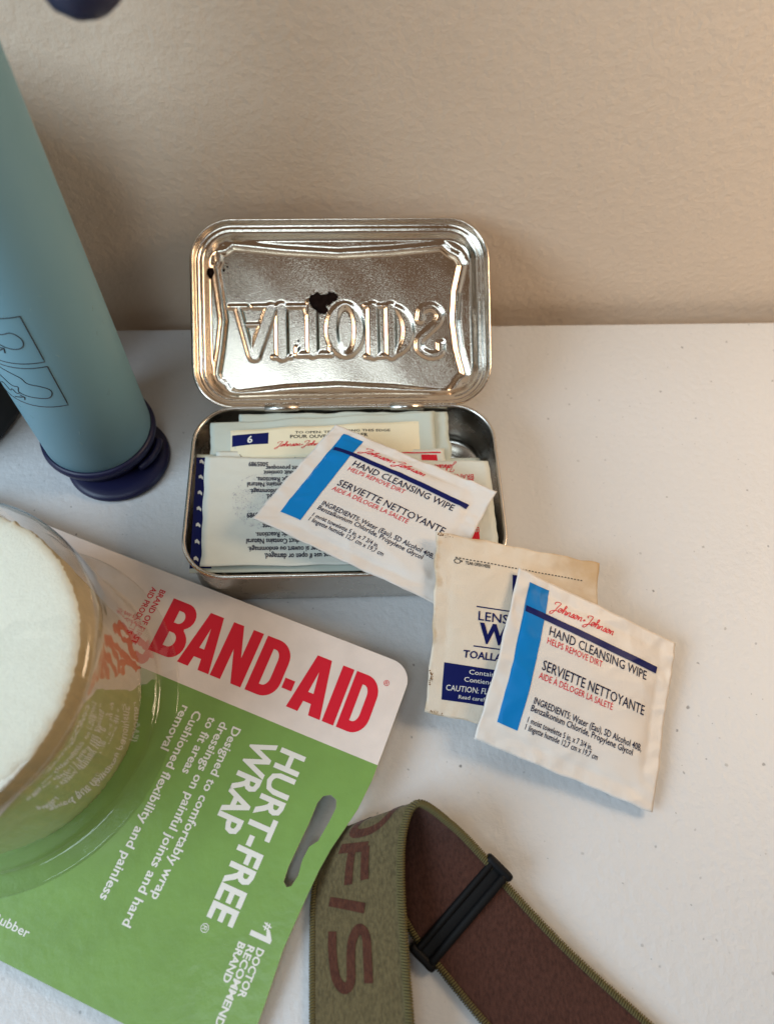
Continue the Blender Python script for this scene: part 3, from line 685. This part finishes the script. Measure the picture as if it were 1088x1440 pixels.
    for G, x0, wd, gw in ((LB, 28.2, 9.6, .66), (LA, 37.6, 10.0, .70), (LN, 48.0, 9.6, .65), (LD, 58.9, 8.8, .65), (LH, 68.4, 3.0, .24), (LA, 71.6, 10.2, .70), (LI, 82.4, 3.4, .25), (LD, 86.6, 7.9, .65)):
        VF = poly2d(G); put('brand_letter', VF, lambda x, y: (x0 + x / gw * wd + (y - .5) * -.6, 29.2 + y * ht), M['ink_red'])
    def txt(name, s, x, y, cap, m, wd=None, bold=0.0, vert=True):
        V, Fc = text2d(s, bold); k = wd / V[:, 0].max() if wd else cap / CAP
        if vert: put(name, (V, Fc), lambda a, b: (x + b / CAP * cap, y - a * k), m)
        else: put(name, (V, Fc), lambda a, b: (x + a * k, y + b / CAP * cap), m)
    txt('registered_mark', '®', 94.4, 44.6, 1.6, M['ink_red'], 1.7, 0, False)
    txt('small_red_lettering', 'BRAND OF FIRST', 22.9, 46.6, 1.7, M['ink_red'], 17.5, .02); txt('small_red_lettering', 'AID PRODUCTS', 20.2, 46.4, 1.7, M['ink_red'], 15.2, .02)
    txt('title_lettering', 'HURT-FREE', 75.9, 18.9, 6.6, M['ink_white'], 43.6, .028); txt('title_lettering', 'WRAP', 67.6, 18.9, 6.6, M['ink_white'], 24.6, .028)
    txt('registered_mark', '®', 75.4, -26.0, 2.0, M['ink_white'], 2.2)
    for s, x, wd in (('Designed to comfortably wrap', 60.9, 45.2), ('dressings on painful joints and hard', 57.2, 53), ('to fit areas', 53.6, 15.8), ('Cushioned flexibility and painless', 49.0, 50), ('removal', 45.3, 12.5)):
        txt('small_white_lettering', s, x, 19.0, 2.35, M['ink_white'], wd, .018)
    txt('small_white_lettering', '#', 89.8, -20.3, 1.9, M['ink_white'], 1.8, .02); put('number_lettering', poly2d([[(.35, 0), (.35, .72), (0, .62), (0, .80), (.42, 1), (.68, 1), (.68, 0)]]), lambda a, b: (87.2 + b * 5.6, -21.9 - a * 3.6), M['ink_white'])
    txt('small_white_lettering', 'DOCTOR', 90.3, -26, 1.75, M['ink_white'], 11.0, .03); txt('small_white_lettering', 'RECOMMENDED', 87.9, -26.3, 1.75, M['ink_white'], 21.5, .03); txt('small_white_lettering', 'BRAND', 85.5, -26.5, 1.75, M['ink_white'], 9.0, .03)
    txt('small_white_lettering', 'Natural Rubber', 15.4, -45.2, 2.0, M['ink_white'], 21.8, .01, False); txt('small_white_lettering', 'r', 28.6, -48.1, 2.0, M['ink_white'], .9, .01, False)
    # dome
    prof = [(48.0, .62), (48.0, .95), (47.4, 1.1), (43.6, 1.1), (42.6, 1.4), (42.15, 2.4), (41.9, 6), (41.6, 44), (41.3, 47.5), (40.6, 49.2), (39.0, 50.4), (36, 50.8), (20, 50.9), (.01, 50.9)]
    rings = lathe(prof, CO, 128, (cu1, cv1, cn))
    V, Fc = loft(rings, False, True)
    part('clear_dome', V, Fc, M['blister'], t)
card()
def wrap_roll():
    rnd = random.Random(2)
    prof = [(36.9, .75), (37.6, 1.3), (37.9, 4)] + [(37.8 + .12 * math.sin(k * 1.7), 4 + k * 4) for k in range(1, 11)] + [(37.8, 47.2), (37.5, 48.2), (36.8, 48.8), (35.5, 49.1)] + [(r, 49.2) for r in (33, 30, 27, 24, 20, 16, 12, 8, 4, .4)]
    rings = lathe(prof, CO, 320, (cu1, cv1, cn)); R2 = []
    for i, r in enumerate(rings):
        R2.append([p + (p - CO - cn * ((p - CO) @ cn)) / 38 * ((.35 * noise.noise((k * .9, i * .25, 3)) + .35 * noise.noise((k * 3.7, i * .12, 8))) if i < 17 else 0) + cn * (.25 * noise.noise(Vector(p) * .05) + .18 * noise.noise(Vector(p) * .35)) for k, p in enumerate(r)])
    V, Fc = loft(R2); mi = [0] * len(Fc); n = 320
    for k in range(len(Fc)):
        if k < n * 14: mi[k] = 1
    o = part('wrap_roll', V, Fc, [M['roll'], M['roll_side']], mi=mi, base=tuple(CO))
    tag(o, 'off-white roll of cushioned wrap seen through the clear dome', 'bandage roll')
wrap_roll()

# ------------------------------------------------------------------ blue filter straw
def straw():
    c = (-80.3, 28.6, 0); R0 = 17.2
    t = thing('water_filter_straw', c, 'light blue straw filter tube standing upright on a navy cap', 'water filter')
    def lt(name, prof, m, parent, cc=c, seg=96):
        V, Fc = loft(lathe(prof, cc, seg)); return part(name, V, Fc, m, parent)
    lt('tube_body', [(16.6, 9.0), (R0, 9.4), (R0, 60), (R0, 120), (R0, 186), (16.6, 187.5), (14, 188)], M['tube'], t)
    cap = lt('bottom_cap', [(15.0, 3.0), (15.8, 3.3), (16.0, 5.4), (15.6, 5.8), (15.7, 6.2), (16.7, 6.7), (18.0, 7.6), (18.5, 9.2), (18.2, 10.9), (17.5, 11.4), (17.1, 11.3), (17.1, 8)], M['navy'], t)
    lt('foot_disc', [(13.8, .05), (16.2, .3), (16.8, 1.2), (16.4, 2.3), (15.2, 2.8), (13, 3.1), (3, 3.1)], M['navy'], cap, (-75.2, 23.4, 0))
    V, Fc = tube(catmull([(-66.8, 16.6, 5.2), (-63.6, 19.8, 5.6), (-61.8, 24.0, 5.6), (-61.6, 27.5, 5.4)], 6), [1.0, 1.1, 1.2] + [1.25] * 13 + [1.3, 1.35, 1.2], 10)
    part('cap_tab', V, Fc, M['navy'], cap)
    lt('mouthpiece', [(13.9, 187), (14, 192), (11, 195), (8.6, 197), (8.2, 214), (7.4, 216), (3, 216.2)], M['navy'], t)
    lt('collar', [(17.3, 176), (18.2, 176.6), (18.4, 181), (17.9, 182.4), (17.3, 182.6)], M['navy'], t)
    # tethered mouth cap hanging on its strap
    V, Fc = tube(catmull([(-63, 24, 179), (-56, 22, 181), (-48, 20, 178), (-43, 17, 171), (-41, 15, 165)], 6), 1.7, 10)
    tether = part('tether', V, Fc, M['navy'], t)
    ax = np.array((.22, .05, -1.0)); ax /= np.linalg.norm(ax); x = np.cross((0, 1., 0), ax); x /= np.linalg.norm(x); y = np.cross(ax, x)
    prof = [(5.6, 0), (6.6, .4), (7.4, 3), (7.4, 12), (6.8, 15.0), (5.0, 17.2), (3.0, 18.4), (.3, 18.8)]
    V, Fc = loft(lathe(prof, (-42.0, 15, 166.0), 48, (x, y, ax))); part('mouth_cap', V, Fc, M['navy'], t)
    # printed pictograms
    P = lambda ph, z: np.array((c[0] + (R0 + .03) * math.cos(math.radians(ph)), c[1] + (R0 + .03) * math.sin(math.radians(ph)), z))
    def line(pts, name, r=.14, sm=True, closed=False):
        q = []
        if sm: q = [tuple(v) for v in catmull(pts, 6, closed)]
        else:
            pp = list(pts) + ([pts[0]] if closed else [])
            for i in range(len(pp) - 1):
                for k in range(14): s = k / 14; q.append((pp[i][0] * (1 - s) + pp[i + 1][0] * s, pp[i][1] * (1 - s) + pp[i + 1][1] * s))
            q.append(pp[-1])
        V, Fc = tube([P(*s) for s in q], r, 6); part(name, V, Fc, M['ink_black'], t)
    for z0, z1 in ((63.9, 80.4), (45.7, 62.1)):
        line([(-74.4, z1), (-165, z1), (-165, z0), (-74.4, z0)], 'pictogram_frame', .15, False, True)
    line([(-130, 78), (-118, 76.5), (-108, 75.6), (-101.7, 75.2), (-96.1, 74.8), (-88.5, 75.4), (-83.7, 74.0), (-82.4, 72.0), (-85.2, 70.2), (-91.4, 69.5), (-98.6, 70.0), (-102.8, 70.9), (-107.7, 71.4), (-118, 70.5), (-130, 71)], 'pictogram_figure')
    line([(-140, 61.2), (-126.9, 61.0), (-115.9, 60.1), (-102.9, 58.0), (-99.2, 55.8), (-89.1, 54.7), (-82.8, 53.2), (-82.5, 51.4), (-87.2, 49.7), (-97.4, 49.6), (-107.7, 49.9), (-113.9, 50.8), (-111.2, 53.2), (-118.0, 53.0), (-126, 55.5), (-136, 57.5)], 'pictogram_figure')
    line([(-112, 50.6), (-118, 49.5), (-121, 50.8), (-126, 49.4), (-130, 51.5), (-136, 50.5)], 'pictogram_figure')
    line([(-113.5, 67.0), (-101, 69.6)], 'pictogram_arrow', .16); line([(-105.5, 69.7), (-101, 69.6), (-102.5, 67.8)], 'pictogram_arrow', .16, False)
    line([(-124, 46.9), (-110.5, 48.9)], 'pictogram_arrow', .16); line([(-115, 49.2), (-110.5, 48.9), (-112.5, 47.4)], 'pictogram_arrow', .16, False)
    line([(-105, 71.4), (-108, 72.6), (-112, 72.2), (-111, 70.6), (-106, 70.6), (-108, 71.6), (-110, 71.3)], 'pictogram_figure', .3)
    line([(-101, 84.5), (-97.5, 85.4)], 'pictogram_figure', .25)
    rr = random.Random(8); VF = []
    for ph, z, dp, dz in [(-38, 42, 5, 1.6), (-36.5, 41.6, 3, 1.0)] + [(rr.uniform(-130, 0), rr.uniform(16, 110), rr.uniform(-3, 3), rr.uniform(-1.6, 1.6)) for _ in range(22)]:
        VF.append(tube([P(ph, z), P(ph + dp / 2, z + dz * .6), P(ph + dp, z + dz)], rr.uniform(.03, .07), 5))
    V, Fc = join(VF); o = part('scuff_marks', V, Fc, M['scuff'], t); o['kind'] = 'stuff'
straw()

# ------------------------------------------------------------------ black container at the edge, its unseen bulk enlarged to block light
def black_can():
    c = (-143.6, 50.5, 0)
    t = thing('black_container', c, 'black round container half hidden behind the light blue tube', 'container')
    V, Fc = loft(lathe([(30, .05), (32.7, .6), (34, 2.2), (34.5, 5), (34.5, 92), (33.9, 93.5), (33.1, 94)], c, 96)); part('body', V, Fc, M['black'], t)
    V, Fc = loft(lathe([(32.9, 93.6), (35.0, 94.2), (35.4, 95.5), (35.4, 106), (34.6, 108), (31, 108.8), (5, 109)], c, 96)); part('lid', V, Fc, M['black'], t)
black_can()

# ------------------------------------------------------------------ elastic strap with slider
def strap():
    rows = [((-10.6, -178, .9), (13.6, -178, 11)), ((-10.8, -142, .9), (13, -140.4, 12)), ((-10.9, -121.4, .9), (12.4, -122.3, 12)), ((-10.4, -108.6, .9), (12.2, -107.2, 14)), ((-7.6, -99.2, 1), (13.3, -97.2, 18)), ((-1.5, -95.2, 1.6), (17.1, -91.6, 20)), ((6, -103, 1.6), (25.7, -96.5, 15)), ((13.5, -119, 1.6), (33.3, -103.3, 9)), ((21.4, -129.1, 1.2), (39.6, -110.6, 5)), ((33.5, -143, 1.0), (52.8, -124.8, 3)), ((52, -160, .9), (70.2, -141, 2)), ((77, -183, .9), (95, -164, 1.6))]
    Ls = catmull([r[0] for r in rows], 14); Us = catmull([r[1] for r in rows], 14)
    t = thing('elastic_strap', (12, -115, 0), 'olive and brown elastic strap looped beside the green card', 'strap')
    n = len(Ls); K = 14; th = 1.3
    def mid(i, k):
        a = k / K; return Ls[i] * (1 - a) + Us[i] * a
    Nn = []
    for i in range(n):
        T = (mid(min(i + 1, n - 1), K // 2) - mid(max(i - 1, 0), K // 2)); Wd = Us[i] - Ls[i]; q = np.cross(Wd, T); Nn.append(q / np.linalg.norm(q))
    # outer (olive) side is on the left / upper face of the first leg
    sgn = 1 if Nn[5][2] > 0 else -1
    Nn = [q * sgn for q in Nn]
    A = []; Bm = []
    for i in range(n):
        for k in range(K + 1):
            e = 1 - .45 * (abs(2 * k / K - 1) ** 8); m_ = mid(i, k); rip = .05 * noise.noise((i * .6, k * .9, 2))
            A.append(m_ + Nn[i] * (th / 2 * e + rip)); Bm.append(m_ - Nn[i] * (th / 2 * e + rip))
    V = A + Bm; S = len(A); Fc = []; mi = []
    for i in range(n - 1):
        for k in range(K):
            a = i * (K + 1) + k
            Fc.append((a, a + 1, a + K + 2, a + K + 1)); mi.append(0)
            Fc.append((S + a, S + a + K + 1, S + a + K + 2, S + a + 1)); mi.append(1)
        for k in (0, K):
            a = i * (K + 1) + k; Fc.append((a, a + K + 1, S + a + K + 1, S + a)); mi.append(0)
    o = part('webbing', V, Fc, [M['olive'], M['brown']], t, mi=mi)
    # overlock stitches along both edges
    for E_, side in ((Us, 1), (Ls, -1)):
        VF = []
        pts = E_; seg = 0; acc = 0.0
        cum = [0.0]
        for i in range(1, n): cum.append(cum[-1] + np.linalg.norm(pts[i] - pts[i - 1]))
        s = 0.0; i = 0
        while s < cum[-1] - 1:
            while cum[i + 1] < s: i += 1
            f = (s - cum[i]) / (cum[i + 1] - cum[i]); p = pts[i] * (1 - f) + pts[i + 1] * f; N0 = Nn[i] * (1 - f) + Nn[i + 1] * f
            Wd = (Us[i] - Ls[i]); Wd = Wd / np.linalg.norm(Wd) * side; T = pts[i + 1] - pts[i]; T = T / (np.linalg.norm(T) + 1e-9)
            loop = [p - Wd * 1.5 + N0 * .72 + T * .25, p - Wd * .3 + N0 * .72, p + Wd * .28, p - Wd * .3 - N0 * .72, p - Wd * 1.5 - N0 * .72 + T * .25]
            VF.append(tube(loop, .23 + .04 * noise.noise((s * 1.3, side, 0)), 5)); s += .62 + .08 * noise.noise((s, 4, side))
        V, Fc = join(VF); st = part('edge_stitching', V, Fc, M['thread_olive'], t); st['kind'] = 'stuff'
    # woven letters, reading down the first leg
    cum = [0.0]; midl = [mid(i, K // 2) for i in range(n)]
    for i in range(1, n): cum.append(cum[-1] + np.linalg.norm(midl[i] - midl[i - 1]))
    cr_i = 14 * 5
    def sp(sv, wv):
        i = int(np.searchsorted(cum, sv)) - 1; i = max(0, min(i, n - 2)); f = (sv - cum[i]) / (cum[i + 1] - cum[i])
        p = (Ls[i] * (1 - wv) + Us[i] * wv) * (1 - f) + (Ls[i + 1] * (1 - wv) + Us[i + 1] * wv) * f
        return p + (Nn[i] * (1 - f) + Nn[i + 1] * f) * (th / 2 + .16)
    s_cr = cum[cr_i]
    # strokes: (distance down from the crest, fraction across)
    LET = {'O': [[(1.6, .62), (2.6, .74), (5.2, .76), (9.0, .72), (11.0, .60), (11.0, .40), (9.0, .32), (5.0, .36), (2.6, .46), (1.6, .62)]],
           'F': [[(14.2, .26), (15.0, .60)], [(15.0, .58), (22.6, .60)], [(14.8, .42), (23.2, .42)]],
           'I': [[(26.6, .22), (28.8, .60)]],
           'S': [[(33.6, .25), (38, .25), (43.2, .28), (45.4, .36), (44.2, .43), (39, .44), (35.6, .46), (33.2, .53), (34.6, .60), (39, .61), (44.6, .61)]]}
    for ch, ss_ in LET.items():
        VF = []
        for s in ss_:
            p = catmull(s, 6) if len(s) > 2 else [np.array(s[0]) * (1 - k / 14) + np.array(s[1]) * k / 14 for k in range(15)]
            # scale across to mm, build ribbon, then back
            q = [(a, b * 26) for a, b in p]; Vv, Fv = ribbon2d(q, 1.15); VF.append(([(a, b / 26) for a, b in Vv], Fv))
        Vv, Fv = join(VF); part('woven_letter', [sp(s_cr - a + 5.2, b) for a, b in Vv], Fv, M['maroon'], t)
    # slider buckle
    bk = thing('strap_slider', (28, -116, 0), 'black plastic slider buckle threaded on the brown strap', 'buckle')
    i0 = 14 * 7 + 7; Wd = Us[i0] - Ls[i0]; wl = np.linalg.norm(Wd); Wd = Wd / wl; T = midl[i0 + 4] - midl[i0 - 4]; T -= Wd * (T @ Wd); T /= np.linalg.norm(T); N0 = np.cross(Wd, T); N0 = N0 if N0[2] > 0 else -N0
    c0 = midl[i0]
    def rbar(tc, w0, w1, ht, hn, nc, name, r=.9):
        rings = []
        for wv, s in ((w0, .55), (w0 + .5, .9), (w0 + 1.0, 1), (w1 - 1.0, 1), (w1 - .5, .9), (w1, .55)):
            rings.append([c0 + T * (tc + x * s) + N0 * (nc + y * s) + Wd * wv for x, y in rrect(ht, hn, min(r, hn * .9, ht * .9), 4)])
        V, Fc = loft(rings); sharp(part(name, V, Fc, M['buckle'], bk), 50)
    hw = wl / 2
    rbar(-2.2, -hw - .6, hw + .6, .9, .9, 1.2, 'crossbar'); rbar(2.2, -hw - .6, hw + .6, 1.1, 1.1, 1.3, 'crossbar'); rbar(0, -hw - .4, hw + .4, 1.5, .4, .9, 'crossbar')
    for s in (-1, 1):
        rings = []
        for tv, q in ((-4.0, .6), (-3.5, .92), (-2.8, 1), (2.8, 1), (3.5, .92), (4.0, .6)):
            rings.append([c0 + T * tv + N0 * (.5 + y * q) + Wd * (s * (hw + .9) + x * q) for x, y in rrect(1.1, 1.7, .9, 4)])
        V, Fc = loft(rings); sharp(part('end_bar', V, Fc, M['buckle'], bk), 50)
strap()
